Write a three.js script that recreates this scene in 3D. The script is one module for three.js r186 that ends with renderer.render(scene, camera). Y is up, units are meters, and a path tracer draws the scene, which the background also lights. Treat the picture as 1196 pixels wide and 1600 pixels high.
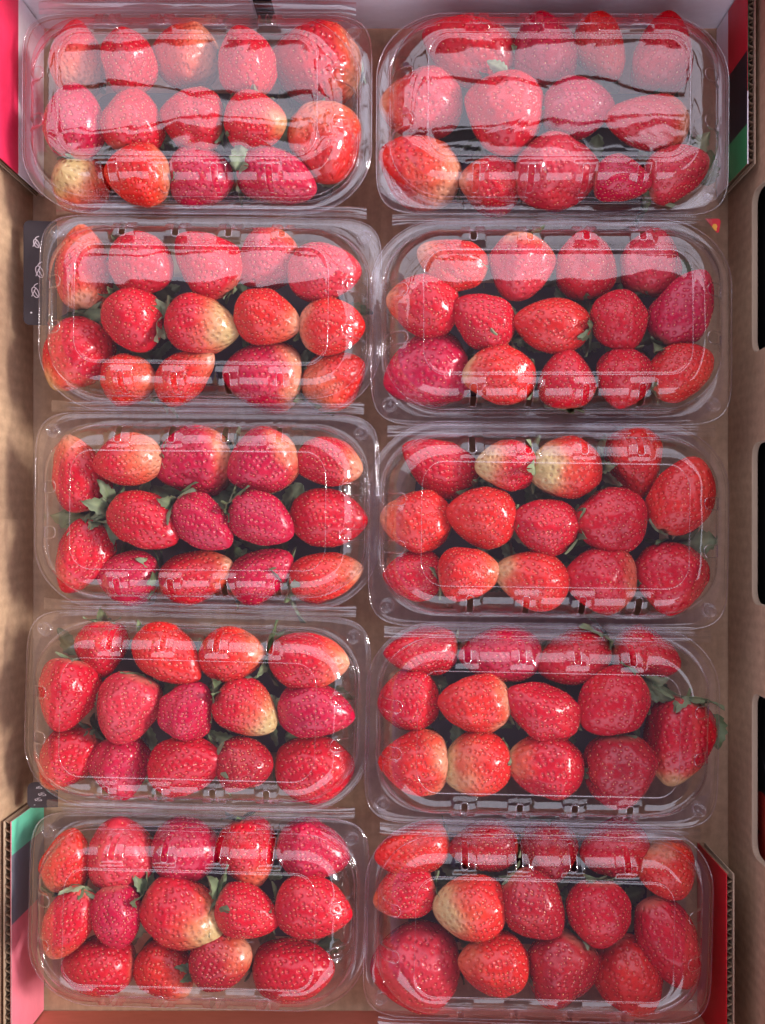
import * as THREE from 'three';
import { mergeGeometries } from 'three/addons/utils/BufferGeometryUtils.js';
import { ImprovedNoise } from 'three/addons/math/ImprovedNoise.js';

// ---------------------------------------------------------------- camera, sky, sun, exposure
const EYE = 0.55, F = 1421, CX = 640, CY = 825;          // phone held level above the crate, lens a little off centre
const camera = new THREE.PerspectiveCamera(2 * Math.atan(800 / F) * 180 / Math.PI, 1196 / 1600, 0.01, 200);
camera.position.set(0, EYE, 0);
camera.up.set(0, 0, -1);
camera.lookAt(0, 0, 0);
camera.setViewOffset(1196, 1600, 598 - CX, 800 - CY, 1196, 1600);
camera.updateProjectionMatrix();

const scene = new THREE.Scene();
const renderer = new THREE.WebGLRenderer({ antialias: true });
renderer.toneMapping = THREE.LinearToneMapping;
renderer.toneMappingExposure = 2.8;
renderer.shadowMap.enabled = true;

{ // even overcast sky, a little cool
  const w = 64, h = 32, d = new Float32Array(w * h * 4);
  for (let j = 0; j < h; j++) for (let i = 0; i < w; i++) {
    const el = ((j + 0.5) / h - 0.5) * Math.PI, k = (j * w + i) * 4;
    const b = el > 0 ? 0.85 + 0.25 * Math.sin(el) : 0.22;
    d[k] = b * 0.97; d[k + 1] = b * 0.94; d[k + 2] = b * 1.12; d[k + 3] = 1;
  }
  const sky = new THREE.DataTexture(d, w, h, THREE.RGBAFormat, THREE.FloatType);
  sky.mapping = THREE.EquirectangularReflectionMapping;
  sky.magFilter = THREE.LinearFilter; sky.minFilter = THREE.LinearFilter; sky.needsUpdate = true;
  scene.background = sky; scene.environment = sky;
}
const sun = new THREE.DirectionalLight(new THREE.Color(1, 0.95, 0.88), 1.5);
sun.position.set(3, 1.65, -0.4);
sun.castShadow = true; sun.shadow.radius = 20;
sun.shadow.mapSize.set(2048, 2048);
Object.assign(sun.shadow.camera, { left: -0.6, right: 0.6, top: 0.6, bottom: -0.6, near: 0.1, far: 10 });
scene.add(sun); scene.add(sun.target);

// ---------------------------------------------------------------- helpers
let seedState = 12345;
const rnd = () => { seedState = (seedState * 1664525 + 1013904223) >>> 0; return seedState / 4294967296; };
const rr = (a, b) => a + (b - a) * rnd();
const perlin = new ImprovedNoise();
const noise = (x, y, z = 0) => perlin.noise(x + 31.7, y + 17.3, z + 5.1);
const clamp = (x, a = 0, b = 1) => Math.min(b, Math.max(a, x));
const smooth = (a, b, x) => { const t = clamp((x - a) / (b - a)); return t * t * (3 - 2 * t); };
const lerp = (a, b, t) => a + (b - a) * t;
const C = (r, g, b) => new THREE.Color().setRGB(r, g, b);
const at = (px, py, h) => { const d = EYE - h; return new THREE.Vector3((px - CX) * d / F, h, (py - CY) * d / F); };
const counts = {};
function numbered(n) { const k = counts[n] = (counts[n] ?? -1) + 1; return k ? `${n}_${String(k).padStart(3, '0')}` : n; }
function shade(m) { m.castShadow = true; m.receiveShadow = true; return m; }
function thing(name, label, category, group) {
  const o = new THREE.Group(); o.name = numbered(name); scene.add(o);
  o.userData = { label, category }; if (group) o.userData.group = group;
  return o;
}
function part(name, geo, mat, parent) { const m = shade(new THREE.Mesh(geo, mat)); m.name = name; parent.add(m); return m; }
function grid(nu, nv, fn, hole, uvFn) {                     // surface of (nu+1) x (nv+1) points
  const p = [], uv = [], idx = [];
  for (let j = 0; j <= nv; j++) for (let i = 0; i <= nu; i++) {
    const q = fn(i, j); p.push(q[0], q[1], q[2]);
    const t = uvFn ? uvFn(i, j) : [i / nu, j / nv]; uv.push(t[0], t[1]);
  }
  for (let j = 0; j < nv; j++) for (let i = 0; i < nu; i++) {
    if (hole && hole(i, j)) continue;
    const a = j * (nu + 1) + i, b = a + 1, c = a + nu + 1, d = c + 1;
    idx.push(a, c, b, b, c, d);
  }
  const g = new THREE.BufferGeometry();
  g.setAttribute('position', new THREE.Float32BufferAttribute(p, 3));
  g.setAttribute('uv', new THREE.Float32BufferAttribute(uv, 2));
  g.setIndex(idx); g.computeVertexNormals();
  return g;
}
function sewNormals(g, nu, nv) {                            // same normal on both sides of a closed seam
  const n = g.attributes.normal;
  for (let j = 0; j <= nv; j++) {
    const a = j * (nu + 1), b = a + nu;
    const v = new THREE.Vector3(n.getX(a) + n.getX(b), n.getY(a) + n.getY(b), n.getZ(a) + n.getZ(b)).normalize();
    n.setXYZ(a, v.x, v.y, v.z); n.setXYZ(b, v.x, v.y, v.z);
  }
  return g;
}
function texture(w, h, fn, srgb = true) {                   // fn(u, v) -> [r, g, b] 0..1
  const d = new Uint8Array(w * h * 4);
  for (let j = 0; j < h; j++) for (let i = 0; i < w; i++) {
    const c = fn((i + 0.5) / w, (j + 0.5) / h), k = (j * w + i) * 4;
    for (let q = 0; q < 3; q++) d[k + q] = clamp(c[q]) * 255;
    d[k + 3] = 255;
  }
  const t = new THREE.DataTexture(d, w, h, THREE.RGBAFormat);
  t.wrapS = t.wrapT = THREE.RepeatWrapping; t.magFilter = THREE.LinearFilter; t.minFilter = THREE.LinearMipmapLinearFilter; t.generateMipmaps = true;
  if (srgb) t.colorSpace = THREE.SRGBColorSpace;
  t.needsUpdate = true; return t;
}

// ---------------------------------------------------------------- materials
const fibre = (u, v, s) => 0.5 * noise(u * 40, v * 40, s) + 0.3 * noise(u * 130, v * 90, s + 3) + 0.25 * noise(u * 300, v * 300, s + 7);
const kraftTone = (u, v, k) => {
  const f = fibre(u, v, 1) * 0.09 + 0.012 * Math.sin(u * Math.PI * 2 * 28 + 1.5 * noise(u * 5, v * 5, 2)) + 0.05 * noise(u * 4, v * 5, 9);
  return [k[0] + f, k[1] + f * 0.9, k[2] + f * 0.8];
};
const kraftMap = texture(512, 512, (u, v) => kraftTone(u, v, [0.68, 0.555, 0.44]));
const kraftBump = texture(512, 512, (u, v) => { const q = 0.5 + 0.3 * Math.sin(u * Math.PI * 2 * 28) + fibre(u, v, 4) * 0.4; return [q, q, q]; }, false);
const kraft = new THREE.MeshPhysicalMaterial({ map: kraftMap, roughness: 0.8, bumpMap: kraftBump, bumpScale: 0.0001 });
const kraftEdge = new THREE.MeshStandardMaterial({ color: C(0.42, 0.31, 0.21), roughness: 0.95 });
const fluteMat = new THREE.MeshStandardMaterial({ color: C(0.30, 0.2, 0.12), roughness: 0.95, side: THREE.DoubleSide });
function printMat(fn, w = 512, h = 256) {
  return new THREE.MeshPhysicalMaterial({ map: texture(w, h, (u, v) => { const c = fn(u, v), f = 0.035 * fibre(u, v, 5) + 0.02 * noise(u * 7, v * 7, 3); return c.map(x => x + f); }), roughness: 0.5, clearcoat: 0.15, clearcoatRoughness: 0.5 });
}
const RED = [0.82, 0.07, 0.2], BLACK = [0.13, 0.12, 0.15], GREEN = [0.2, 0.56, 0.34], WHITE = [0.96, 0.95, 0.97];
const clear = new THREE.MeshPhysicalMaterial({ color: C(0.965, 0.96, 0.975), transmission: 0.994, thickness: 0, roughness: 0.015, ior: 1.68, side: THREE.DoubleSide });
const clearEdge = new THREE.MeshPhysicalMaterial({ color: C(0.965, 0.96, 0.975), transmission: 0.994, thickness: 0, roughness: 0.03, ior: 1.95, side: THREE.DoubleSide });
clear.name = 'clear_plastic';

// ---------------------------------------------------------------- setting: ground, roof overhead
{
  const g = new THREE.PlaneGeometry(80, 80); g.rotateX(-Math.PI / 2);
  const gm = new THREE.MeshStandardMaterial({ map: texture(256, 256, (u, v) => { const q = 0.36 + 0.2 * fibre(u, v, 8); return [q, q * 0.97, q * 0.93]; }), roughness: 0.9 });
  gm.map.repeat.set(60, 60);
  const m = shade(new THREE.Mesh(g, gm)); m.name = 'ground'; m.position.y = -0.008; m.userData = { kind: 'structure' }; scene.add(m);
}
{ // stall roof that the lids mirror: its front edge and the poles beyond it
  const t = thing('stall_roof', 'dark market stall roof on poles standing over the strawberry crate', 'stall roof');
  const cloth = new THREE.MeshStandardMaterial({ color: C(0.27, 0.2, 0.36), roughness: 0.9 });
  part('roof_cloth', new THREE.BoxGeometry(2.24, 0.03, 1.8), cloth, t).position.set(0.18, 1.8, 0.3);
  part('side_blocker', new THREE.BoxGeometry(0.02, 1.7, 1.7), cloth, t).position.set(-0.95, 0.93, 0.32);  // unseen sheet added to block light from the left
  const poleM = new THREE.MeshStandardMaterial({ color: C(0.06, 0.05, 0.06), roughness: 0.5 });
  for (const [z, r, dy] of [[-0.655, 0.004, 0.0], [-0.69, 0.008, 0.01], [-0.735, 0.004, 0.02], [-0.80, 0.005, 0.0], [-0.895, 0.006, 0.03], [-0.918, 0.009, 0.0], [-0.945, 0.007, 0.02], [-0.972, 0.004, 0.03], [-1.06, 0.006, 0.02], [-1.15, 0.014, 0.0], [-1.32, 0.008, 0.02]]) {
    const c = []; for (let i = 0; i <= 24; i++) { const x = -1.6 + i * 3.2 / 24; c.push(new THREE.Vector3(x, 1.8 + dy - 0.05 * (1 - (x / 1.6) ** 2), z + 0.02 * noise(x * 2, z * 9))); }
    part('crossbar', new THREE.TubeGeometry(new THREE.CatmullRomCurve3(c), 60, r, 8), poleM, t);
  }
  for (const x of [-1.25, 1.25]) for (const z of [-1.3, 1.18]) part('pole', new THREE.CylinderGeometry(0.02, 0.02, 1.81, 12), poleM, t).position.set(x, 0.897, z);
}

// ---------------------------------------------------------------- cardboard crate
const XL = -0.2266, XR = 0.192, ZT = -0.302, ZB = 0.292, TH = 0.004;
const crate = thing('cardboard_crate', 'open brown cardboard crate with hand holes, holding ten clear punnets', 'crate');
function box(w, h, d, x, y, z, mat, name, parent = crate, uvScale) {
  const g = new THREE.BoxGeometry(w, h, d);
  if (uvScale) { const p = g.attributes.position, n = g.attributes.normal, uv = g.attributes.uv; for (let i = 0; i < p.count; i++) { const ax = Math.abs(n.getX(i)) > 0.5; uv.setXY(i, (ax ? p.getZ(i) : p.getX(i)) / uvScale, (Math.abs(n.getY(i)) > 0.5 ? p.getZ(i) : p.getY(i)) / uvScale); } }
  const m = part(name, g, mat, parent); m.position.set(x, y, z); return m;
}
box(XR - XL + 0.02, 0.004, ZB - ZT + 0.02, (XL + XR) / 2, -0.004, (ZT + ZB) / 2, kraft, 'crate_floor', crate, 0.2);
const WH = 0.125;
box(TH, WH, ZB - ZT + 0.004, XL - TH / 2 - 0.001, WH / 2, (ZT + ZB) / 2, kraft, 'crate_wall', crate, 0.2);
{ // right wall with three hand holes
  const s = new THREE.Shape([[ZT - 0.002, 0], [ZB + 0.002, 0], [ZB + 0.002, WH], [ZT - 0.002, WH]].map(p => new THREE.Vector2(...p)));
  const zc = py => (py - CY) * 0.502 / F;
  for (const [p0, p1] of [[290, 548], [690, 946], [1086, 1346]]) {
    const a = zc(p0), b = zc(p1), y0 = 0.0374, y1 = 0.088, r = 0.009, h = new THREE.Path();
    h.moveTo(a + r, y0); h.lineTo(b - r, y0); h.quadraticCurveTo(b, y0, b, y0 + r); h.lineTo(b, y1 - r); h.quadraticCurveTo(b, y1, b - r, y1);
    h.lineTo(a + r, y1); h.quadraticCurveTo(a, y1, a, y1 - r); h.lineTo(a, y0 + r); h.quadraticCurveTo(a, y0, a + r, y0);
    s.holes.push(h);
  }
  const g = new THREE.ExtrudeGeometry(s, { depth: 0.0024, bevelEnabled: true, bevelSize: 0.0005, bevelThickness: 0.0005, bevelSegments: 1, curveSegments: 8 });
  const uv = g.attributes.uv, p = g.attributes.position; for (let i = 0; i < uv.count; i++) uv.setXY(i, p.getX(i) / 0.2, p.getY(i) / 0.2);
  g.rotateY(-Math.PI / 2);
  const m = part('crate_wall', g, [kraft, kraftEdge], crate); m.position.set(XR + 0.0039, 0, 0);
}
{ // end walls: printed board, red above and white below at the far end, with a dark slot between two panels
  const endPrint = printMat((u, v) => v < 0.27 ? WHITE : RED), hazedRedPrint = printMat(() => [0.8, 0.46, 0.38]);  // near end: lens flare haze is put into its paler red
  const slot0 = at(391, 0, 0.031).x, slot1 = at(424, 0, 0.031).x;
  box(slot0 - XL, WH, TH, (XL + slot0) / 2, WH / 2, ZT - TH / 2, endPrint, 'end_panel');
  box(XR - slot1, WH, TH, (XR + slot1) / 2, WH / 2, ZT - TH / 2, endPrint, 'end_panel');
  box(0.08, WH, 0.003, (slot0 + slot1) / 2, WH / 2, ZT - TH - 0.003, new THREE.MeshStandardMaterial({ color: C(0.03, 0.02, 0.025), roughness: 0.8 }), 'slot_shade_sheet');  // near-black sheet added behind the slot, stands in for shade
  box(XR - XL, WH, TH, (XL + XR) / 2, WH / 2, ZB + TH / 2, hazedRedPrint, 'end_panel');
}
// corner flaps of corrugated board: two printed liners and the wavy sheet between them
function cornerFlap(x, z0, z1, h, mat, inward, lean = 0) {
  const f = new THREE.Group(); f.name = 'corner_flap'; crate.add(f); f.position.set(x, 0.0005, 0); f.rotation.z = lean;
  const L = z1 - z0, zc = (z0 + z1) / 2, t = 0.0006, gap = 0.0034;
  const inner = box(t, h, L, 0, h / 2, zc, mat, 'liner', f); inner.position.x = -inward * t / 2;
  const outer = box(t, h, L, 0, h / 2, zc, kraftEdge, 'liner', f); outer.position.x = inward * (gap + t / 2);
  const n = Math.round(L / 0.0005), g = grid(n, 1, (i, j) => { const z = z0 + L * i / n; return [inward * (gap / 2 + gap / 2 * 0.94 * Math.sin(z / 0.0052 * Math.PI * 2)), j ? h - 0.0004 : 0, z]; });
  part('flute', g, fluteMat, f);
  return f;
}
const bandPrint = (cuts) => printMat((u, v) => { if (cuts.white && v < cuts.white) return WHITE; return u < cuts.a ? cuts.c[0] : u < cuts.b ? cuts.c[1] : cuts.c[2]; });
const flapTL = at(62, 312, 0), flapTR = at(1150, 274, 0.03);
// uv on the +x face runs from +z to -z, on the -x face from -z to +z
cornerFlap(XL + 0.0052, ZT + 0.001, -0.2, 0.095, printMat((u, v) => v < 0.036 / 0.095 ? WHITE : [0.88, 0.17, 0.34]), -1);  // pinker red: glare and haze put into the print colour
cornerFlap(0.1862, ZT + 0.001, -0.2, 0.05, bandPrint({ white: 0.4, a: 0.38, b: 0.78, c: [[0.8, 0.08, 0.2], BLACK, GREEN] }), 1);
cornerFlap(0.1745, 0.19, ZB - 0.001, 0.05, printMat(() => [0.74, 0.05, 0.12]), 1);
cornerFlap(XL + 0.0052, 0.163, ZB - 0.001, 0.0445, bandPrint({ a: 1 - 0.0575 / 0.128, b: 1 - 0.019 / 0.128, c: [[0.92, 0.5, 0.57], [0.44, 0.45, 0.49], [0.42, 0.8, 0.66]] }), -1);  // pale tones: flare haze put into the pink, black and green print
// neighbouring crate, black printed, pressed against the holed wall
{
  const t = thing('neighbouring_crate', 'black printed crate seen through the hand holes of the brown crate', 'crate');
  const blackPrint = printMat((u, v) => {
    const zz = -0.32 + 0.66 * u, y = v * 0.1;                 // u runs along z here
    for (const [cz, cy, r] of [[0.163, 0.034, 0.012], [0.183, 0.038, 0.011]]) { const d = Math.hypot(zz - cz, (y - cy) * 1.0); if (d < r) return (Math.sin(zz * 2600) * Math.sin(y * 2600) > 0.6) ? [0.8, 0.5, 0.3] : [0.6, 0.06, 0.08]; }
    const q = Math.abs(Math.hypot(zz - 0.115, y - 0.06) - 0.03); if (q < 0.0005) return [0.3, 0.27, 0.27];
    return [0.045, 0.035, 0.04];
  }, 1024, 128);
  box(0.004, 0.1, 0.66, 0.2035, 0.046, 0.01, blackPrint, 'crate_wall', t);
  box(0.38, 0.1, 0.004, 0.3965, 0.046, -0.322, kraft, 'crate_wall', t); box(0.38, 0.1, 0.004, 0.3965, 0.046, 0.342, kraft, 'crate_wall', t);
  box(0.004, 0.1, 0.66, 0.5895, 0.046, 0.01, kraft, 'crate_wall', t); box(0.38, 0.004, 0.66, 0.3965, -0.002, 0.01, kraft, 'crate_floor', t);
}

// unseen stack of crates, added to shade the lower end of the box
for (let k = 0; k < 6; k++) {
  const t = thing('shade_crate', `brown cardboard crate, ${['lowest', 'second', 'third', 'fourth', 'fifth', 'topmost'][k]} from the ground in the unseen stack added for shade`, 'crate', 'unseen crates added to cast shade');
  t.position.set(0.82 + rr(-0.006, 0.006), -0.006 + k * 0.132, 0.5 + rr(-0.006, 0.006));
  box(0.4, 0.004, 0.6, 0, 0.002, 0, kraft, 'crate_floor', t); for (const q of [-1, 1]) { box(0.004, 0.126, 0.592, q * 0.198, 0.067, 0, kraft, 'crate_wall', t); box(0.392, 0.12, 0.004, 0, 0.064, q * 0.298, kraft, 'crate_wall', t); }
}

// ---------------------------------------------------------------- small printed cards tucked beside the punnets
function card(label, px0, px1, py0, py1, h, tone) {
  const a = at(px0, py0, h), b = at(px1, py1, h), w = b.x - a.x, l = b.z - a.z, r = 0.004;
  const s = new THREE.Shape(); s.moveTo(-w / 2 + r, -l / 2); s.lineTo(w / 2, -l / 2); s.lineTo(w / 2, l / 2); s.lineTo(-w / 2 + r, l / 2); s.quadraticCurveTo(-w / 2, l / 2, -w / 2, l / 2 - r); s.lineTo(-w / 2, -l / 2 + r); s.quadraticCurveTo(-w / 2, -l / 2, -w / 2 + r, -l / 2);
  const g = new THREE.ExtrudeGeometry(s, { depth: 0.0006, bevelEnabled: false, curveSegments: 8 });
  const uv = g.attributes.uv, p = g.attributes.position; for (let i = 0; i < uv.count; i++) uv.setXY(i, p.getX(i) / w + 0.5, p.getY(i) / l + 0.5);
  const cv = document.createElement('canvas'); cv.width = 128; cv.height = 512; const c = cv.getContext('2d');
  c.fillStyle = tone; c.fillRect(0, 0, 128, 512); c.strokeStyle = '#cfc8cc'; c.lineWidth = 3.5;
  const leaf = (x, y, k) => { c.beginPath(); c.ellipse(x, y, 12 * k, 26 * k, 0.3, 0, 7); c.moveTo(x - 14, y - 20 * k); c.lineTo(x + 2, y + 24 * k); c.moveTo(x + 10, y - 20 * k); c.lineTo(x - 6, y + 10 * k); c.moveTo(x - 6 * k, y + 26 * k); c.quadraticCurveTo(x - 4, y + 40 * k, x + 10, y + 44 * k); c.stroke(); };
  leaf(46, 160, 1); leaf(62, 262, 1.1); leaf(50, 400, 0.8); c.beginPath(); c.arc(30, 60, 4, 0, 7); c.fillStyle = '#ddd'; c.fill();
  const map = new THREE.CanvasTexture(cv); map.colorSpace = THREE.SRGBColorSpace; map.flipY = true;
  g.rotateX(Math.PI / 2);                                    // shape y becomes +z
  const m = shade(new THREE.Mesh(g, new THREE.MeshStandardMaterial({ map, roughness: 0.55, side: THREE.DoubleSide })));
  m.name = numbered('printed_card'); m.position.set((a.x + b.x) / 2, h, (a.z + b.z) / 2); m.rotation.z = -0.12; m.userData = { label, category: 'card', group: 'cards tucked beside the punnets' };
  scene.add(m);
}
card('black card with white leaf drawings beside the second punnet down', 38, 88, 345, 508, 0.034, '#2a2329');
card('small black card corner below the fourth punnet down', 44, 90, 1222, 1262, 0.03, '#3a3236');

{ // red and yellow label corner showing between the two upper punnets by the holed wall
  const a = at(1102, 342, 0.044), b = at(1126, 366, 0.044), w = b.x - a.x, l = b.z - a.z;
  const s = new THREE.Shape(); s.moveTo(0, 0); s.lineTo(w * 0.8, 0); s.quadraticCurveTo(w, 0.02 * l, w, l * 0.25); s.lineTo(w * 0.9, l * 0.8); s.quadraticCurveTo(w * 0.85, l, w * 0.7, l * 0.85); s.closePath();
  const g = new THREE.ExtrudeGeometry(s, { depth: 0.0005, bevelEnabled: false, curveSegments: 8 }); g.rotateX(Math.PI / 2);
  const uv = g.attributes.uv, p = g.attributes.position; for (let i = 0; i < uv.count; i++) uv.setXY(i, p.getX(i) / w, p.getZ(i) / l);
  const lm = new THREE.MeshPhysicalMaterial({ map: texture(64, 64, (u, v) => Math.hypot((u - 0.62) * 1.2, v - 0.55) + 0.1 * noise(u * 8, v * 8, 2) < 0.2 ? [0.92, 0.66, 0.2] : [0.82, 0.06, 0.16]), roughness: 0.35, clearcoat: 0.4 });
  const m = shade(new THREE.Mesh(g, lm)); m.name = 'label_corner'; m.position.set(a.x, 0.0445, a.z); m.userData = { label: 'red label corner with yellow spot between the upper two punnets by the holed wall', category: 'label' }; scene.add(m);
}

// ---------------------------------------------------------------- clear punnets
const SX = 0.0563, SZ = 0.0185;                              // straight runs shared by all outlines
const SLOTS = [-0.0424, -0.0141, 0.0141, 0.0424], TABS = [-0.0121, 0.0121];
const uniq = a => [...new Set(a.map(x => +x.toFixed(5)))].sort((p, q) => p - q);
const colsX = (() => { const a = []; for (let i = 0; i <= 22; i++) a.push(-SX + 2 * SX * i / 22); for (const c of SLOTS) for (const e of [-0.0064, -0.0058, -0.0018, -0.0013, 0, 0.0013, 0.0018, 0.0058, 0.0064]) a.push(c + e); return uniq(a); })();
const colsZ = (() => { const a = []; for (let i = 0; i <= 8; i++) a.push(-SZ + 2 * SZ * i / 8); for (const c of TABS) for (const e of [-0.0033, -0.0028, -0.0018, 0, 0.0018, 0.0028, 0.0033]) a.push(c + e); return uniq(a); })();
const NC = 12;
// perimeter columns: side 0 = -z (hinge side), 1 = +x, 2 = +z, 3 = -x; corners between
const cols = [];
for (const x of colsX) cols.push({ side: 0, s: x });
for (let i = 1; i < NC; i++) cols.push({ corner: 0, q: i / NC });
for (const z of colsZ) cols.push({ side: 1, s: z });
for (let i = 1; i < NC; i++) cols.push({ corner: 1, q: i / NC });
for (const x of [...colsX].reverse()) cols.push({ side: 2, s: x });
for (let i = 1; i < NC; i++) cols.push({ corner: 2, q: i / NC });
for (const z of [...colsZ].reverse()) cols.push({ side: 3, s: z });
for (let i = 1; i < NC; i++) cols.push({ corner: 3, q: i / NC });
cols.push(cols[0]);
const FLANGE = { a: 0.0945, b: 0.0538, n: [4.5, 2, 2, 4.5] }, FOOT = { a: 0.0885, b: 0.0475, n: [2, 2, 2, 2] }, PANEL = { a: 0.0683, b: 0.032, n: [2, 2, 2, 2] };
const mixO = (A, B, t) => ({ a: lerp(A.a, B.a, t), b: lerp(A.b, B.b, t), n: A.n.map((v, i) => lerp(v, B.n[i], t)) });
const grow = (A, e) => ({ a: A.a + e, b: A.b + e, n: A.n });
function outline(o, c) {
  if (c.side === 0) return [c.s, -o.b]; if (c.side === 2) return [c.s, o.b]; if (c.side === 1) return [o.a, c.s]; if (c.side === 3) return [-o.a, c.s];
  let th = c.q * Math.PI / 2; if (c.corner % 2 === 0) th = Math.PI / 2 - th;   // th from the x axis
  const e = 2 / o.n[c.corner], x = SX + (o.a - SX) * Math.cos(th) ** e, z = SZ + (o.b - SZ) * Math.sin(th) ** e;
  return [(c.corner === 0 || c.corner === 1 ? 1 : -1) * x, (c.corner === 0 || c.corner === 3 ? -1 : 1) * z];
}
const LEDGE = 0.0047, TOPY = 0.0215;
const domeY = u => LEDGE + (TOPY - LEDGE) * Math.pow(Math.max(0, 1 - Math.pow(1 - u, 2.7)), 1 / 2.0);
const lidRings = [];
lidRings.push({ o: grow(FLANGE, 0.0004), y: -0.0032 }, { o: grow(FLANGE, 0.0002), y: -0.0008 }, { o: grow(FLANGE, -0.0005), y: 0 }, { o: mixO(FLANGE, FOOT, 0.45), y: 0.0001 }, { o: mixO(FLANGE, FOOT, 0.85), y: 0 }, { o: FOOT, y: 0.0006 });
lidRings.push({ o: mixO(FOOT, PANEL, 0.02), y: 0.0034, f: 0.02 }, { o: mixO(FOOT, PANEL, 0.04), y: 0.0045, f: 0.04 }, { o: mixO(FOOT, PANEL, 0.09), y: LEDGE, f: 0.09 });
for (let i = 1; i <= 18; i++) { const f = 0.1 + 0.9 * i / 18; lidRings.push({ o: mixO(FOOT, PANEL, f), y: domeY((f - 0.1) / 0.9), f }); }
for (const [f, dy] of [[1.03, 0.0001], [1.06, 0.0002], [1.1, 0.0001], [1.15, 0], [1.2, 0.0]]) lidRings.push({ o: mixO(FOOT, PANEL, f), y: TOPY + dy, f: 2 });
for (const k of [0.93, 0.86, 0.78, 0.7, 0.61, 0.52, 0.42, 0.32, 0.21, 0.1, 0.0]) lidRings.push({ o: mixO(FOOT, PANEL, 1.2), k, y: TOPY, f: 3 });
function bossAt(c, f) {                                       // raised stubs round the vents, pockets at the short ends
  if (f === undefined || f >= 1) return 0;
  if (c.side === 0 || c.side === 2) { for (const s of SLOTS) { const d = Math.abs(c.s - s); if (d < 0.0062) return 0.0014 * smooth(0.1, 0.2, f) * (1 - smooth(0.87, 0.93, f)); } }
  if (c.side === 1 || c.side === 3) { for (const s of TABS) { const d = Math.abs(c.s - s); if (d < 0.003) { const end = 0.66 - 0.1 * (d / 0.003) ** 3; return -0.003 * smooth(0.1, 0.16, f) * (1 - smooth(end - 0.05, end, f)); } } }
  return 0;
}
function lidPoint(r, c, wob) {
  let [x, z] = outline(r.o, c); if (r.k !== undefined) { x *= r.k; z *= r.k; }
  let y = r.y; const b = bossAt(c, r.f);
  if (b) { y += b; if (c.side === 0) z -= b * 0.8; if (c.side === 2) z += b * 0.8; }
  if (r.f > 0.04 && r.f < 0.95) { y += 0.00022 * noise(x * 75, z * 75, wob + 9) * smooth(0.04, 0.2, r.f) * (1 - smooth(0.7, 0.95, r.f)); if (c.side !== undefined && c.side % 2 === 0) z += 0.0003 * noise(x * 40, c.side * 3, wob + 2); }
  if (r.f === undefined) y += 0.0006 * noise(x * 22, z * 22, wob + 5);
  if (r.f > 0.4) { const w = wob; y += smooth(0.4, 1, r.f) * (0.0001 * noise(x * 16, z * 34, w) + 0.00003 * noise(x * 50, z * 60, w + 4) + 0.00001 * noise(x * 130, z * 190, w + 6)); }
  return [x, y, z];
}
const slotCol = i => { const c = cols[i], d = cols[i + 1]; if (c.side === undefined || c.side !== d.side || c.side % 2) return 0; const m = (c.s + d.s) / 2; for (const s of SLOTS) { const e = Math.abs(m - s); if (e < 0.0013) return 2; if (e < 0.0018) return 1; } return 0; };
const SLOT_A = 0.12, SLOT_B = 0.82;
function lidGeometry(wob) {
  const nu = cols.length - 1, nv = lidRings.length - 1;
  const g = grid(nu, nv, (i, j) => lidPoint(lidRings[j], cols[i], wob), (i, j) => {
    const k = slotCol(i), f = lidRings[j].f, f2 = lidRings[j + 1].f; if (!k || f === undefined || f >= 1) return false;
    const e = k === 1 ? 0.04 : 0; return (f + f2) / 2 > SLOT_A + e && (f + f2) / 2 < SLOT_B - e;
  });
  return sewNormals(g, nu, nv);
}
function ventRim(slot, side) {
  const pts = [], put = (dx, f) => { const [x, y, z] = lidPoint({ o: mixO(FOOT, PANEL, f), y: domeY((f - 0.1) / 0.9), f: Math.min(f, 0.39) }, { side, s: slot + dx }, 0); const b = f > 0.39 ? 0.0014 * (1 - smooth(0.87, 0.93, f)) - 0.0014 : 0; pts.push(new THREE.Vector3(x, y + b, z)); };
  const w = 0.0018;
  for (let i = 0; i <= 6; i++) put(-w, lerp(SLOT_A + 0.05, SLOT_B - 0.06, i / 6));
  put(-w * 0.6, SLOT_B); put(w * 0.6, SLOT_B);
  for (let i = 0; i <= 6; i++) put(w, lerp(SLOT_B - 0.06, SLOT_A + 0.05, i / 6));
  put(w * 0.6, SLOT_A); put(-w * 0.6, SLOT_A);
  const parts = [new THREE.TubeGeometry(new THREE.CatmullRomCurve3(pts, true), 48, 0.00032, 6, true)];
  return mergeGeometries(parts);
}
function pocketRim(tab, side) {                                // U-shaped fold round a pocket at the short ends
  const pts = [], put = (dz, f) => { const [x, y, z] = lidPoint({ o: mixO(FOOT, PANEL, f), y: domeY((f - 0.1) / 0.9), f: undefined }, { side, s: tab + dz }, 0); pts.push(new THREE.Vector3(x, y + 0.0001, z)); };
  const w = 0.0031; for (let i = 0; i <= 5; i++) put(-w, lerp(0.1, 0.56, i / 5)); put(-w * 0.6, 0.63); put(0, 0.655); put(w * 0.6, 0.63); for (let i = 5; i >= 0; i--) put(w, lerp(0.1, 0.56, i / 5));
  return new THREE.TubeGeometry(new THREE.CatmullRomCurve3(pts), 40, 0.00028, 6);
}
function loopTube(o, y, r) { const pts = []; let last = null; for (let i = 0; i < cols.length - 1; i++) { const [x, z] = outline(o, cols[i]); const v = new THREE.Vector3(x, y, z); if (!last || last.distanceTo(v) > 0.0025) { pts.push(v); last = v; } } if (pts[0].distanceTo(last) < 0.002) pts.pop(); return new THREE.TubeGeometry(new THREE.CatmullRomCurve3(pts, true), 240, r, 5, true); }
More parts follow.
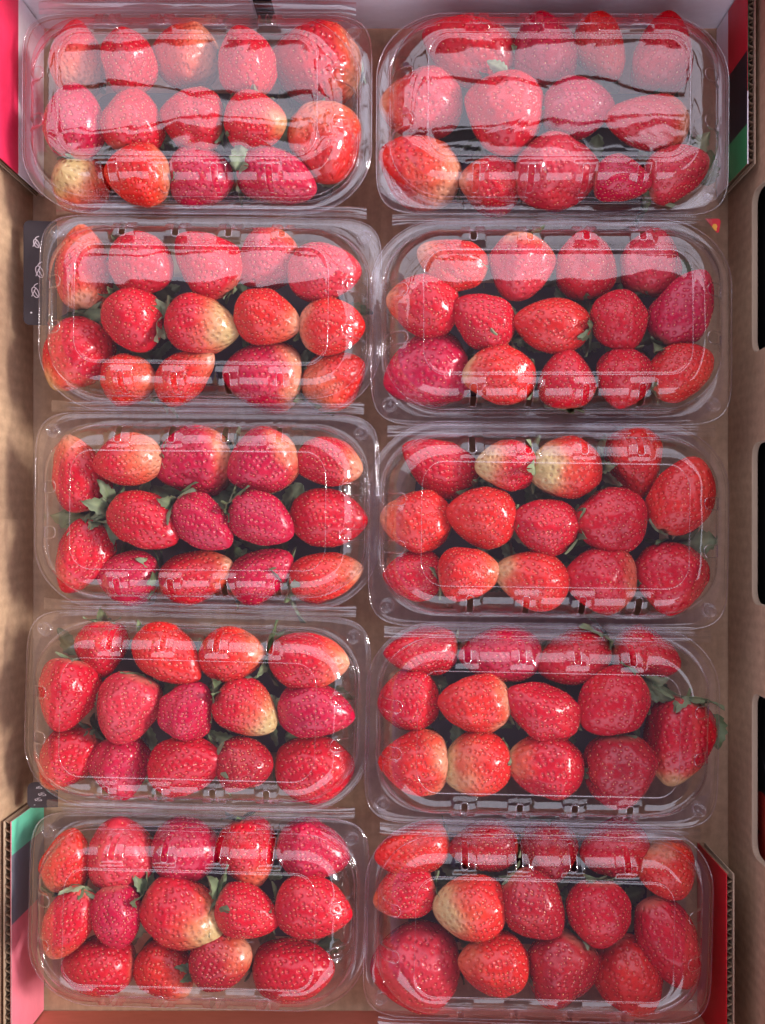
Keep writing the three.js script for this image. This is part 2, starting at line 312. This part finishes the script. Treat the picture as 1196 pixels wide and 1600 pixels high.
const panelRidge = loopTube(mixO(FOOT, PANEL, 1.045), TOPY + 0.0002, 0.00023), flangeEdge = loopTube(grow(FLANGE, 0.0002), -0.0002, 0.00036), footFold = loopTube(FOOT, 0.0012, 0.00028), ledgeFold = loopTube(mixO(FOOT, PANEL, 0.06), LEDGE, 0.00025);
const trayRings = [];
trayRings.push({ o: grow(FLANGE, -0.0006), y: -0.0036 }, { o: grow(FLANGE, -0.0008), y: -0.0014 }, { o: mixO(FLANGE, FOOT, 0.5), y: -0.0013 }, { o: mixO(FLANGE, FOOT, 0.95), y: -0.0015 });
for (let i = 0; i <= 10; i++) { const t = i / 10; trayRings.push({ o: grow(FOOT, -0.001 - 0.0075 * t), y: -0.003 - 0.041 * t, t }); }
trayRings.push({ o: grow(FOOT, -0.0105), y: -0.0468 }, { o: grow(FOOT, -0.0145), y: -0.0482 }, { o: grow(FOOT, -0.02), y: -0.0478 });
for (const k of [0.8, 0.6, 0.4, 0.2, 0]) trayRings.push({ o: grow(FOOT, -0.02), k, y: -0.0478 });
const trayGeo = sewNormals(grid(cols.length - 1, trayRings.length - 1, (i, j) => {
  const r = trayRings[j], c = cols[i]; let [x, z] = outline(r.o, c); if (r.k !== undefined) { x *= r.k; z *= r.k; }
  if (r.t !== undefined && c.side !== undefined) { const w = 0.0011 * Math.sin(c.s * 2 * Math.PI / 0.0135) * Math.sin(Math.PI * Math.min(1, r.t * 1.05)); if (c.side % 2) x += w; else z += w; }
  return [x, r.y + (r.k !== undefined ? 0.0012 * Math.cos(x * 420) : 0), z];
}), cols.length - 1, trayRings.length - 1);
const hingeGeo = (() => { // folded strip behind the flange, two ridges along it
  const nu = 40, prof = [[-0.0530, -0.0006], [-0.0534, 0.0012], [-0.0541, 0.0019], [-0.0549, 0.0013], [-0.0555, 0.0004], [-0.0562, 0.0010], [-0.0572, 0.0026], [-0.0583, 0.0029], [-0.0593, 0.0020], [-0.0598, 0.0002], [-0.0596, -0.0022]];
  return grid(nu, prof.length - 1, (i, j) => { const x = -0.086 + 0.172 * i / nu, e = Math.min(1, Math.min(i, nu - i) / 1.5); return [x, -0.0008 + (prof[j][1] + 0.0008) * (0.35 + 0.65 * e) + 0.0005 * noise(x * 45, j * 0.6), prof[j][0] - 0.0010 + 0.0006 * noise(x * 30, 3 + j * 0.2)]; });
})();
const buttonGeo = (() => {
  const g = new THREE.LatheGeometry([[0.0048, 0], [0.0045, 0.0009], [0.0040, 0.0016], [0.0034, 0.0017], [0.0029, 0.0010], [0.0026, -0.0006], [0.0021, -0.001], [0.0010, -0.0008], [0.0001, -0.0004]].map(p => new THREE.Vector2(...p)), 28);
  g.scale(1, 1, 0.82); g.rotateY(Math.PI / 4); return g;
})();
// centre of the flange in the picture, its width there, its turn (clockwise degrees), hinge side
const PUNNETS = {
  L1: [308, 178, 545, 0.3, 'first left punnet'], L2: [328.5, 491, 534, 0.8, 'second left punnet'], L3: [323.5, 799, 537, 0.5, 'third left punnet'],
  L4: [308.5, 1112, 537, 1.5, 'fourth left punnet'], L5: [310, 1425, 530, 1.5, 'fifth left punnet'],
  R1: [864, 178, 549, 180.3, 'first right punnet'], R2: [862, 503, 561, 180, 'second right punnet'], R3: [858, 821, 559, 180.8, 'third right punnet'],
  R4: [848, 1133, 550, 181.2, 'fourth right punnet'], R5: [842, 1440, 543, 181.5, 'fifth right punnet'],
};
const padGeo = new THREE.ExtrudeGeometry((() => { const s = new THREE.Shape(), a = 0.07, b = 0.032, r = 0.012; s.moveTo(-a + r, -b); s.lineTo(a - r, -b); s.quadraticCurveTo(a, -b, a, -b + r); s.lineTo(a, b - r); s.quadraticCurveTo(a, b, a - r, b); s.lineTo(-a + r, b); s.quadraticCurveTo(-a, b, -a, b - r); s.lineTo(-a, -b + r); s.quadraticCurveTo(-a, -b, -a + r, -b); return s; })(), { depth: 0.001, bevelEnabled: true, bevelSize: 0.0005, bevelThickness: 0.0005, bevelSegments: 2 });
padGeo.rotateX(-Math.PI / 2);
const padMat = new THREE.MeshStandardMaterial({ color: C(0.07, 0.05, 0.055), roughness: 0.85 });  // near-black: shade in the gaps put into its colour
const rims = []; for (const side of [0, 2]) for (const s of SLOTS) rims.push(ventRim(s, side));
const pockets = []; for (const side of [1, 3]) for (const s of TABS) pockets.push(pocketRim(s, side));
const ORD = ['first', 'second', 'third', 'fourth', 'fifth'];
let pi = 0;
for (const key in PUNNETS) {
  const P = PUNNETS[key], [px, py, w, turn, where] = P, sc = w * (EYE - 0.05) / F / (2 * FLANGE.a), yF = 0.0492 * sc;
  const t = thing('strawberry_punnet', `clear plastic punnet with closed lid, ${where.split(' ')[0]} from the top in the ${where.split(' ')[1]} column`, 'punnet', 'clear punnets in two columns');
  t.position.copy(at(px, py, yF)); t.position.y = 0; t.rotation.y = -turn * Math.PI / 180; t.scale.setScalar(sc);
  const lid = part('lid', lidGeometry(10 + pi * 7.7), clear, t); lid.position.y = 0.0492;
  for (const g of rims) part('vent_rim', g, clearEdge, lid);
  for (const g of pockets) part('pocket_rim', g, clearEdge, lid);
  part('panel_ridge', panelRidge, clearEdge, lid); part('flange_edge', flangeEdge, clearEdge, lid); part('lid_fold', footFold, clearEdge, lid); part('lid_fold', ledgeFold, clearEdge, lid);
  for (const s of [-1, 1]) { const b = part('snap_button', buttonGeo, clear, lid); b.position.set(s * 0.0848, 0.0004, -0.0435); if (s < 0) b.rotation.y = Math.PI / 2; }
  part('tray', trayGeo, clear, t).position.y = 0.0492;
  part('gap_shade_pad', padGeo, padMat, t).position.y = 0.0035;  // sheet added under the berries to deepen shade in the gaps
  part('hinge', hingeGeo, clearEdge, t).position.y = 0.0492;
  P.local = (x, z) => { const a = turn * Math.PI / 180, dx = (x - t.position.x) / sc, dz = (z - t.position.z) / sc; return [dx * Math.cos(a) + dz * Math.sin(a), -dx * Math.sin(a) + dz * Math.cos(a)]; };
  P.roof = (x, z) => { // height of the underside of the lid over a point
    const [u, v] = P.local(x, z), qx = Math.abs(u) - SX, qz = Math.abs(v) - SZ;
    const rx = FOOT.a - SX, rz = FOOT.b - SZ, d = (qx <= 0 || qz <= 0) ? Math.max(qx / rx, qz / rz) : Math.hypot(qx / rx, qz / rz); // 1 at the foot
    const inner = (qx / rx > qz / rz) ? (PANEL.a - SX) / rx : (PANEL.b - SZ) / rz, f = (1 - d) / (1 - inner);
    return sc * (0.0492 + (f <= 0.1 ? LEDGE : domeY(Math.min(1, (f - 0.1) / 0.9))));
  };
  P.sc = sc; pi++;
}

// ---------------------------------------------------------------- strawberries
const NSEED = 310, seeds = [];
{ // spiral of seeds, evenly spread over a berry's skin
  const cum = []; let s = 0; for (let i = 0; i <= 400; i++) { const t = i / 400; s += Math.sin(Math.PI * Math.pow(t, 0.8)) + 0.06; cum.push(s); }
  for (let i = 0; i < NSEED; i++) { const want = (i + 0.5) / NSEED * s; let k = cum.findIndex(c => c >= want); seeds.push([clamp((k + 0.5) / 400 + rr(-0.011, 0.011), 0.03, 0.985), (i * 0.38196601 + rr(-0.018, 0.018) + 1) % 1]); }
}
const prof0 = t => Math.pow(Math.sin(Math.PI * Math.pow(clamp(t, 0.0001, 0.9999), 0.72)), 0.62);
const BW = 1024, BH = 512, dimple = new Float32Array(BW * BH);
for (const [s, ph] of seeds) { // pits round the seeds
  const R = 0.00118, len = 0.042, circ = Math.max(0.02, 0.094 * prof0(s)), ru = R / circ * BW, rv = R / len * BH;
  for (let dj = -Math.ceil(rv * 1.4); dj <= rv * 1.4; dj++) for (let di = -Math.ceil(ru * 1.4); di <= ru * 1.4; di++) {
    const j = Math.round(s * BH) + dj, i = (Math.round(ph * BW) + di + BW * 4) % BW; if (j < 0 || j >= BH) continue;
    const d = Math.hypot(di / ru, dj / rv), v = 1 - smooth(0.15, 1.15, d); dimple[j * BW + i] = Math.max(dimple[j * BW + i], v);
  }
}
const skinBump = texture(BW, BH, (u, v) => { const q = 0.9 - 0.75 * dimple[Math.floor(v * BH) * BW + Math.floor(u * BW)] + 0.05 * noise(u * 60, v * 40, 1) + 0.03 * noise(u * 180, v * 120, 2); return [q, q, q]; }, false);
const skinMap = texture(512, 256, (u, v) => { const q = 0.93 + 0.06 * noise(u * 26, v * 14, 3) + 0.05 * noise(u * 90, v * 50, 6); return [q + 0.03, q, q]; });
const skin = new THREE.MeshPhysicalMaterial({ map: skinMap, bumpMap: skinBump, bumpScale: 0.0008, vertexColors: true, roughness: 0.22, specularIntensity: 0.85, clearcoat: 0.12, clearcoatRoughness: 0.06, ior: 1.45 });
const seedMat = new THREE.MeshPhysicalMaterial({ vertexColors: true, roughness: 0.3, clearcoat: 0.4, clearcoatRoughness: 0.2 });
const leafMat = new THREE.MeshPhysicalMaterial({ vertexColors: true, roughness: 0.6, side: THREE.DoubleSide });
const stemMat = new THREE.MeshStandardMaterial({ color: C(0.2, 0.25, 0.09), roughness: 0.7 });
const RIPE = { r: [0.56, 0.007, 0.022], c: [0.49, 0.006, 0.042], o: [0.63, 0.02, 0.017], d: [0.38, 0.007, 0.018], p: [0.58, 0.03, 0.05] };
const PALE = [0.68, 0.38, 0.22], GREENISH = [0.55, 0.47, 0.2], ORANGE = [0.68, 0.14, 0.06];
const seedUnit = new THREE.SphereGeometry(1, 6, 3);

function berryGeo(L, W, kind, tone) {
  const id = rr(0, 100), p = rr(0.7, 0.92), q = rr(0.48, 0.6), bend = rr(-0.05, 0.05) * L, lump = rr(0.04, 0.12), flat = rr(0.88, 1.0), cone = rr(0, 0.38);
  const prof = t => { const a = Math.pow(Math.sin(Math.PI * Math.pow(clamp(t, 1e-4, 1 - 1e-4), p)), q), b = t < 0.34 ? a : Math.pow(Math.max(0, 1 - ((t - 0.34) / 0.66) ** 1.8), 0.75); return lerp(a, Math.min(b, 1), cone); };
  const phi0 = rnd();
  const pos = (t, ph) => {
    const a = ph * Math.PI * 2, bx = Math.cos(a), bz = -Math.sin(a);
    const n = 1 + lump * 1.6 * noise(t * 2.2, bx * 1.2 + id, bz * 1.2) + lump * 0.5 * noise(t * 6, bx * 3 + id, bz * 3);
    const r = W / 2 * prof(t) * n, k = bend * Math.sin(Math.PI * t);
    const x = -L / 2 + L * t + (t < 0.1 ? (0.1 - t) * L * 0.35 * (1 - prof(t) * 0.8) : 0);
    return [x, bx * r * flat, bz * r + k];
  };
  const nu = 64, nv = 38;
  const tv = j => { const t = j / nv; return t < 0.5 ? 0.5 * Math.pow(t * 2, 1.25) : 1 - 0.5 * Math.pow((1 - t) * 2, 1.3); };
  const g = sewNormals(grid(nu, nv, (i, j) => pos(tv(j), i / nu + phi0), null, (i, j) => [i / nu, tv(j)]), nu, nv);
  const base = RIPE[kind] || RIPE.r, col = [], P = g.attributes.position, amt = rr(0.85, 1.15);
  const ripeness = (t, x, y, z) => {
    const m = 0.7 * noise(x * 60, y * 60 + id, z * 60) + 0.35 * noise(x * 140, y * 140, z * 140 + id);
    let c = base.map(v => v * (1 + 0.25 * m)); c[1] += 0.02 * Math.max(0, m); 
    const over = (k, a) => { a = clamp(a); c = c.map((v, i) => lerp(v, k[i], a)); };
    if (tone.includes('G')) { over(ORANGE, 0.85 * smooth(0.42, 0.78, t + 0.22 * m)); over(GREENISH, 0.9 * smooth(0.6, 0.9, t + 0.22 * m)); }
    if (tone.includes('g')) { over(ORANGE, 0.75 * smooth(0.68, 0.92, t + 0.2 * m)); over(GREENISH, 0.7 * smooth(0.84, 1.02, t + 0.25 * m)); }
    if (tone.includes('t')) { over(ORANGE, 0.8 * smooth(0.6, 0.95, t + 0.2 * m)); over(PALE, 0.7 * smooth(0.85, 1.0, t + 0.15 * m)); }
    if (tone.includes('b')) { over(ORANGE, 0.8 * smooth(0.42, 0.12, t + 0.25 * m)); over(PALE, 0.65 * smooth(0.26, 0.03, t + 0.3 * m)); }
    if (tone.includes('B')) { over(ORANGE, 0.85 * smooth(0.72, 0.3, t + 0.25 * m)); over(PALE, 0.65 * smooth(0.4, 0.05, t + 0.3 * m)); }
    over(PALE, 0.35 * smooth(0.12, 0.02, t));
    return c;
  };
  for (let k = 0; k < P.count; k++) { const j = Math.floor(k / (nu + 1)); col.push(...ripeness(tv(j), P.getX(k), P.getY(k), P.getZ(k))); }
  g.setAttribute('color', new THREE.Float32BufferAttribute(col, 3));
  // seeds standing in the pits
  const sp = [], sn = [], sc = [], si = [], up = seedUnit.attributes.position, un = seedUnit.attributes.normal, ui = seedUnit.index;
  const v0 = new THREE.Vector3(), v1 = new THREE.Vector3(), v2 = new THREE.Vector3(), ax = new THREE.Vector3(), nn = new THREE.Vector3(), tt = new THREE.Vector3(), bb = new THREE.Vector3();
  for (const [s, ph] of seeds) {
    const u = ph + phi0; v0.set(...pos(s, u)); v1.set(...pos(Math.min(0.999, s + 0.01), u)); v2.set(...pos(s, u + 0.01));
    tt.copy(v1).sub(v0).normalize(); bb.copy(v2).sub(v0).normalize(); nn.crossVectors(tt, bb).normalize(); ax.set(0, v0.y, v0.z); if (nn.dot(ax) < 0) nn.negate(); bb.crossVectors(tt, nn);
    const k = rr(0.7, 1.2), a = 0.00050 * k, b = 0.00030 * k, h = 0.00020, start = sp.length / 3; v0.addScaledVector(nn, -0.00008);
    const rc = ripeness(s, v0.x, v0.y, v0.z), g0 = rr(0.8, 1.15), ripe = clamp((0.25 - rc[1]) / 0.2);
    const rd = rnd(); const cc = [lerp(0.36, 0.68, ripe) * g0, lerp(lerp(0.16, 0.33, ripe), 0.06, rd) * g0, lerp(lerp(0.05, 0.13, ripe), 0.03, rd) * g0];
    for (let q = 0; q < up.count; q++) {
      const X = up.getX(q), Y = up.getY(q), Z = up.getZ(q);
      v1.copy(v0).addScaledVector(tt, Y * a).addScaledVector(bb, X * b).addScaledVector(nn, Z * h); sp.push(v1.x, v1.y, v1.z);
      v1.set(0, 0, 0).addScaledVector(tt, Y / a).addScaledVector(bb, X / b).addScaledVector(nn, Z / h).normalize(); sn.push(v1.x, v1.y, v1.z); sc.push(...cc);
    }
    for (let q = 0; q < ui.count; q++) si.push(start + ui.getX(q));
  }
  const gs = new THREE.BufferGeometry(); gs.setAttribute('position', new THREE.Float32BufferAttribute(sp, 3)); gs.setAttribute('normal', new THREE.Float32BufferAttribute(sn, 3)); gs.setAttribute('color', new THREE.Float32BufferAttribute(sc, 3)); gs.setIndex(si);
  return { g, gs };
}
function sepalGeo(len, wid, curl, tone) { // toothed green leaf along +y
  const g = grid(6, 15, (i, j) => {
    const t = j / 15, u = i / 3 - 1, w = wid / 2 * Math.pow(Math.sin(Math.PI * Math.pow(t * 0.96 + 0.02, 0.75)), 0.8) * (1 + 0.28 * ((j % 3) / 2 - 0.5));
    return [curl * t * t * len + len * 0.08 * (u * u - 0.4) + 0.04 * len * Math.sin(t * 7 + u * 3 + tone * 20), t * len, u * w];
  });
  const c = [], P = g.attributes.position; for (let k = 0; k < P.count; k++) { const i = k % 7, m = 1 + 0.35 * noise(P.getY(k) * 300, P.getZ(k) * 300, tone * 9) + (i === 3 ? 0.35 : 0); c.push(lerp(0.075, 0.22, tone) * m, lerp(0.11, 0.26, tone) * m, lerp(0.042, 0.14, tone) * m); }
  g.setAttribute('color', new THREE.Float32BufferAttribute(c, 3)); return g;
}
const sepals = [0, 1, 2, 3, 4, 5].map(i => sepalGeo(0.0095 + 0.001 * (i % 3), 0.0048 + 0.0006 * (i % 2), [0.5, -0.35, 0.15, 0.7, -0.1, 0.35][i], [0.2, 0.45, 0.1, 0.6, 0.3, 0.8][i]));
const stemGeo = new THREE.CylinderGeometry(0.0009, 0.0011, 0.006, 7); stemGeo.rotateZ(Math.PI / 2);

// per punnet: rows from top to bottom, berries from left to right: centre x, y, length, width, tip direction (degrees, clockwise from rightwards), look, [tip lift in degrees]
// look: r red, c crimson, o orange-red, d dark red, p pinkish; G/g green-pale tip, t pale tip, b/B pale shoulder, k leafy calyx shows
const BERRIES = {
  L1: [[[123, 94, 114, 80, -90, 'pB'], [199, 98, 96, 83, -95, 'r'], [292, 92, 104, 97, 185, 'oB'], [383, 99, 100, 87, -100, 'r'], [497, 100, 138, 120, 185, 'rb']],
    [[116, 191, 112, 90, -85, 'c'], [207, 190, 95, 92, -80, 'r'], [301, 190, 96, 94, 190, 'r'], [401, 193, 92, 86, 0, 'rgk'], [506, 227, 122, 110, 75, 'oB']],
    [[122, 281, 84, 90, 180, 'oG', 78], [217, 276, 96, 90, 185, 'ob'], [315, 279, 98, 92, 0, 'c'], [434, 283, 124, 84, 18, 'ck']]],
  R1: [[[735, 78, 146, 100, 192, 'rk'], [850, 84, 120, 101, -100, 'c'], [943, 75, 108, 74, 70, 'o'], [1032, 86, 122, 90, -80, 'r']],
    [[660, 163, 128, 100, 175, 'pt'], [788, 183, 118, 116, 80, 'r'], [901, 170, 110, 90, 0, 'c'], [1010, 192, 130, 84, 182, 'rb']],
    [[657, 267, 128, 104, 200, 'oB'], [766, 287, 94, 86, 180, 'rt'], [870, 273, 128, 112, 0, 'p'], [973, 283, 86, 68, 10, 'c'], [1057, 272, 102, 80, -25, 'pk']]],
  L2: [[[131, 420, 128, 84, -90, 'rtb'], [224, 410, 102, 92, 35, 'r'], [322, 412, 112, 88, 225, 'r'], [416, 407, 100, 90, 135, 'pb'], [507, 426, 112, 90, 0, 'p']],
    [[208, 503, 98, 90, 60, 'r'], [316, 508, 116, 92, 12, 'rGk'], [420, 495, 102, 82, 20, 'ot'], [519, 511, 100, 84, 0, 'ob']],
    [[121, 557, 118, 102, 120, 'rg'], [202, 590, 86, 78, 5, 'ot'], [292, 590, 108, 68, -38, 'ot'], [412, 584, 120, 106, 180, 'cb'], [522, 594, 104, 86, -28, 'oBk']]],
  R2: [[[709, 408, 112, 74, 195, 'ot'], [812, 418, 102, 94, 100, 'pb'], [914, 417, 102, 94, -95, 'r'], [1018, 411, 102, 90, -80, 'p']],
    [[660, 480, 108, 94, 190, 'rt'], [755, 504, 102, 82, 215, 'rk'], [864, 506, 122, 84, 182, 'ok'], [968, 502, 94, 86, 70, 'r'], [1067, 482, 122, 88, -60, 'ck']],
    [[667, 585, 132, 114, 165, 'c'], [781, 590, 112, 86, 182, 'og'], [887, 592, 90, 86, -95, 'r'], [972, 591, 92, 88, 95, 'r'], [1064, 581, 104, 84, -28, 'o']]],
  L3: [[[121, 741, 116, 82, -100, 'rt'], [202, 721, 102, 80, 170, 'rB'], [305, 725, 118, 104, 170, 'cbk'], [413, 726, 112, 98, 160, 'cb'], [514, 725, 104, 72, 12, 'rt']],
    [[226, 818, 118, 84, 25, 'rk'], [318, 818, 108, 76, 38, 'ck'], [408, 813, 108, 80, 25, 'ck'], [513, 809, 120, 90, 5, 'r']],
    [[128, 868, 118, 80, 112, 'rk'], [202, 898, 94, 84, 180, 'ck'], [307, 897, 118, 78, -15, 'rt'], [410, 897, 106, 76, -32, 'c'], [509, 900, 116, 76, -12, 'otk']]],
  R3: [[[688, 727, 124, 80, 206, 'rk'], [790, 729, 92, 75, 178, 'rGk'], [884, 734, 112, 90, 176, 'oGk'], [991, 722, 108, 86, 80, 'o'], [1062, 775, 126, 92, -64, 'o']],
    [[652, 811, 110, 94, 182, 'ot'], [752, 808, 106, 92, 190, 'ok'], [853, 819, 102, 84, 190, 'rk'], [954, 810, 110, 100, 170, 'r']],
    [[646, 897, 90, 78, 180, 'r'], [733, 898, 96, 84, -10, 'ot'], [831, 905, 118, 88, 195, 'og'], [937, 904, 108, 100, 185, 'rb'], [1047, 903, 110, 104, 95, 'rk']]],
  L4: [[[162, 1013, 86, 77, 90, 'r'], [263, 1025, 120, 84, 33, 'o'], [362, 1025, 104, 82, -6, 'ot'], [481, 1030, 126, 86, 5, 'rtk']],
    [[105, 1085, 108, 88, 100, 'r'], [202, 1107, 110, 94, 112, 'p'], [296, 1108, 90, 80, -60, 'c'], [385, 1111, 102, 84, 28, 'rGk'], [493, 1112, 120, 84, 6, 'c']],
    [[110, 1184, 112, 84, 132, 'rg'], [192, 1198, 96, 88, 82, 'c'], [294, 1197, 118, 88, -15, 'r'], [384, 1194, 84, 82, 0, 'dk'], [491, 1197, 122, 98, 0, 'r']]],
  R4: [[[659, 1015, 114, 74, 175, 'r'], [783, 1023, 128, 88, 180, 'c'], [897, 1024, 118, 82, 160, 'rk'], [1010, 1022, 106, 80, 20, 'r']],
    [[640, 1097, 94, 94, 180, 'r'], [741, 1098, 110, 88, 185, 'ob'], [848, 1106, 120, 82, 205, 'r'], [958, 1097, 116, 100, 145, 'rk'], [1060, 1158, 134, 100, 105, 'rgk']],
    [[647, 1189, 106, 94, 180, 'ob'], [746, 1195, 108, 98, 168, 'oG'], [852, 1197, 120, 96, 192, 'rg'], [965, 1204, 114, 110, 90, 'd']]],
  L5: [[[106, 1345, 102, 72, -78, 'ob'], [186, 1330, 106, 102, -90, 'p'], [292, 1328, 106, 100, 0, 'c'], [391, 1330, 104, 88, 75, 'rt'], [489, 1328, 114, 90, 12, 'c']],
    [[107, 1440, 114, 74, 115, 'rt'], [184, 1430, 96, 76, 82, 'c'], [288, 1429, 138, 100, 25, 'rGk'], [388, 1422, 102, 76, 20, 'rk'], [490, 1420, 118, 92, 5, 'r']],
    [[156, 1508, 110, 88, 182, 'r'], [259, 1516, 96, 86, 40, 'ot'], [347, 1502, 96, 86, -25, 'dt'], [458, 1512, 126, 92, 0, 'r']]],
  R5: [[[645, 1325, 114, 76, 170, 'o'], [756, 1324, 108, 76, 180, 'd'], [855, 1331, 94, 86, 90, 'd'], [961, 1330, 108, 88, 180, 'r'], [1041, 1360, 90, 88, 60, 'ob']],
    [[634, 1398, 98, 74, 168, 'rt'], [735, 1417, 112, 96, 182, 'oG'], [836, 1413, 112, 92, 50, 'd'], [936, 1426, 98, 96, 92, 'r'], [1044, 1472, 142, 86, 66, 'r']],
    [[650, 1506, 134, 124, 180, 'p'], [772, 1507, 110, 90, 190, 'og'], [878, 1516, 116, 102, 120, 'd'], [982, 1524, 116, 98, 62, 'o']]],
};
const ROWS = ['top row', 'middle row', 'bottom row'], HUE = { r: 'red', c: 'crimson', o: 'orange-red', d: 'dark red', p: 'pinkish red' };
for (const key in BERRIES) {
  const P = PUNNETS[key];
  BERRIES[key].forEach((row, ri) => row.forEach(([px, py, lp, wp, deg, look, lift], bi) => {
    const h0 = 0.05, k = 1.055 * (EYE - h0) / F, tip = (lift ?? rr(4, 16)) * Math.PI / 180;
    const L = lp * k * (lift ? 1 : 1 / Math.max(0.95, Math.cos(tip))), W = wp * k;
    const { g, gs } = berryGeo(L, W, look[0], look.slice(1));
    const note = /[Gg]/.test(look) ? ' with green-pale tip' : look.includes('t') ? ' with pale tip' : /[Bb]/.test(look) ? ' with pale shoulder' : '';
    const t = thing('strawberry', `${HUE[look[0]]} strawberry${note}, ${ORD[bi]} in the ${ROWS[ri]} of the ${P[4]}`, 'strawberry', 'strawberries packed in the clear punnets');
    t.rotation.order = 'YZX'; t.rotation.set(0, -deg * Math.PI / 180, tip);
    const body = part('flesh', g, skin, t);
    const s = part('seeds', gs, seedMat, body); s.userData.kind = 'stuff';
    // lower the berry until it lies under its lid
    t.updateMatrixWorld(true);
    const A = g.attributes.position, v = new THREE.Vector3(); let h = 0.046;
    for (let pass = 0; pass < 3; pass++) {
      const c = at(px, py, h); let room = 1;
      for (let i = 0; i < A.count; i += 3) { v.fromBufferAttribute(A, i).applyMatrix4(t.matrixWorld); if (v.y < 0.2 * W) continue; room = Math.min(room, P.roof(c.x + v.x * 0.97, c.z + v.z * 0.97) - 0.0004 - v.y); }
      h = clamp(room, W * 0.42 + 0.003, 0.06);
    }
    t.position.copy(at(px, py, h)); t.scale.setScalar((EYE - h) / (EYE - h0));
    const leafy = look.includes('k');
    if (leafy || rnd() < 0.85) {
      const cal = new THREE.Group(); cal.name = 'calyx'; t.add(cal); cal.position.set(-L / 2 + 0.0012, 0, 0);
      const n = leafy ? 8 : 6;
      for (let i = 0; i < n; i++) { const m = part('sepal', sepals[Math.floor(rnd() * 6)], leafMat, cal); m.rotation.order = 'XYZ'; m.rotation.set(i / n * Math.PI * 2 + rr(-0.25, 0.25), 0, rr(-0.3, 0.35)); m.scale.setScalar(leafy ? rr(1.3, 1.9) : rr(0.8, 1.2)); }
      if (leafy) { const st = part('stem', stemGeo, stemMat, cal); st.position.x = -0.003; st.rotation.z = rr(-0.4, 0.4); }
    }
  }));
}
// loose green leaves lying between the berries: centre, length, direction, paleness, height
const LEAVES = [
  [252, 497, 60, 75, 0.85, 0.056, 'pale leaf edge between two middle berries of the second left punnet'], [150, 1088, 44, 60, 0.4, 0.055, 'green leaf at the side of the end berry in the fourth left punnet'],
  [112, 806, 84, 190, 0.55, 0.044, 'broad green leaf at the unlit end of the third left punnet'], [168, 832, 62, 110, 0.35, 0.047, 'curled green leaf beside the middle row of the third left punnet'],
  [250, 778, 46, 60, 0.3, 0.046, 'small green leaf under the second berry of the third left punnet'], [349, 792, 60, 80, 0.25, 0.045, 'dark green leaf between two middle berries of the third left punnet'],
  [777, 103, 36, 210, 1.0, 0.066, 'small pale green leaf in the top row of the first right punnet'], [1093, 226, 56, -50, 0.55, 0.05, 'yellowish green leaf at the flap end of the first right punnet'],
  [1108, 258, 66, -80, 0.05, 0.045, 'dark green leaf below the yellowish leaf of the first right punnet'], [375, 240, 50, -75, 0.6, 0.06, 'pale green leaf above the bottom row of the first left punnet'],
  [437, 210, 50, 170, 0.35, 0.05, 'green leaf at the pale berry tip in the first left punnet'], [140, 490, 50, 10, 0.2, 0.045, 'dull green leaf between the two end berries of the second left punnet'],
  [102, 1004, 50, 230, 0.3, 0.04, 'green leaf in the top corner of the fourth left punnet'], [437, 1112, 44, 100, 0.5, 0.055, 'pale green leaf beside the green-tipped berry of the fourth left punnet'],
  [1030, 1082, 56, 20, 0.3, 0.05, 'green leaf above the large end berry of the fourth right punnet'], [1121, 1144, 56, 85, 0.2, 0.045, 'green leaf poking out past the rim of the fourth right punnet'],
  [1090, 848, 66, 170, 0.6, 0.05, 'pale green leaf at the end of the third right punnet'], [925, 768, 44, 80, 0.35, 0.052, 'small green leaf in the top rows of the third right punnet'],
  [214, 1452, 66, 115, 0.45, 0.055, 'green leaf hanging beside the large berry of the fifth left punnet'], [803, 500, 56, 80, 0.8, 0.055, 'pale leaf upright between middle berries of the second right punnet'],
  [1024, 522, 56, 150, 0.3, 0.052, 'dull green leaf below the end berry of the second right punnet'], [1010, 560, 40, 60, 0.2, 0.04, 'small dark leaf in the bottom row of the second right punnet'],
];
for (const [px, py, len, deg, tone, h, label] of LEAVES) {
  const L = len * (EYE - h) / F, g = sepalGeo(L, L * 0.55, 0.25, tone); g.rotateZ(-Math.PI / 2); g.translate(-L / 2, 0, 0); // along +x, thin axis to y
  const m = shade(new THREE.Mesh(g, leafMat)); m.name = numbered('strawberry_leaf'); m.userData = { label, category: 'leaf', group: 'loose leaves among the berries' };
  m.position.copy(at(px, py, h)); m.rotation.order = 'YXZ'; m.rotation.set(rr(-0.4, 0.4), -deg * Math.PI / 180, rr(-0.2, 0.3)); scene.add(m);
}
// dull leaf scraps deep in the gaps, too many and too hidden to count: one heap per punnet
for (const key in PUNNETS) {
  const P = PUNNETS[key], gs = [], M = new THREE.Matrix4(), E = new THREE.Euler(), Q = new THREE.Quaternion(), V = new THREE.Vector3(), S = new THREE.Vector3();
  for (let i = 0; i < 46; i++) {
    const c = at(P[0] + rr(-205, 205), P[1] + rr(-92, 92), 0.03); c.y = rr(0.012, 0.029);
    const g = sepalGeo(rr(0.012, 0.02), rr(0.006, 0.01), rr(-0.3, 0.6), rr(0.1, 0.7)); g.rotateZ(-Math.PI / 2);
    M.compose(c, Q.setFromEuler(E.set(rr(-0.6, 0.6), rr(0, 6.28), rr(-0.5, 0.5), 'YXZ')), S.set(1, 1, 1)); g.applyMatrix4(M); gs.push(g);
  }
  const m = shade(new THREE.Mesh(mergeGeometries(gs), leafMat)); m.name = numbered('leaves'); m.userData = { kind: 'stuff', label: `dull green leaf scraps deep between the berries of the ${P[4]}`, category: 'leaves' }; scene.add(m);
}
renderer.render(scene, camera);
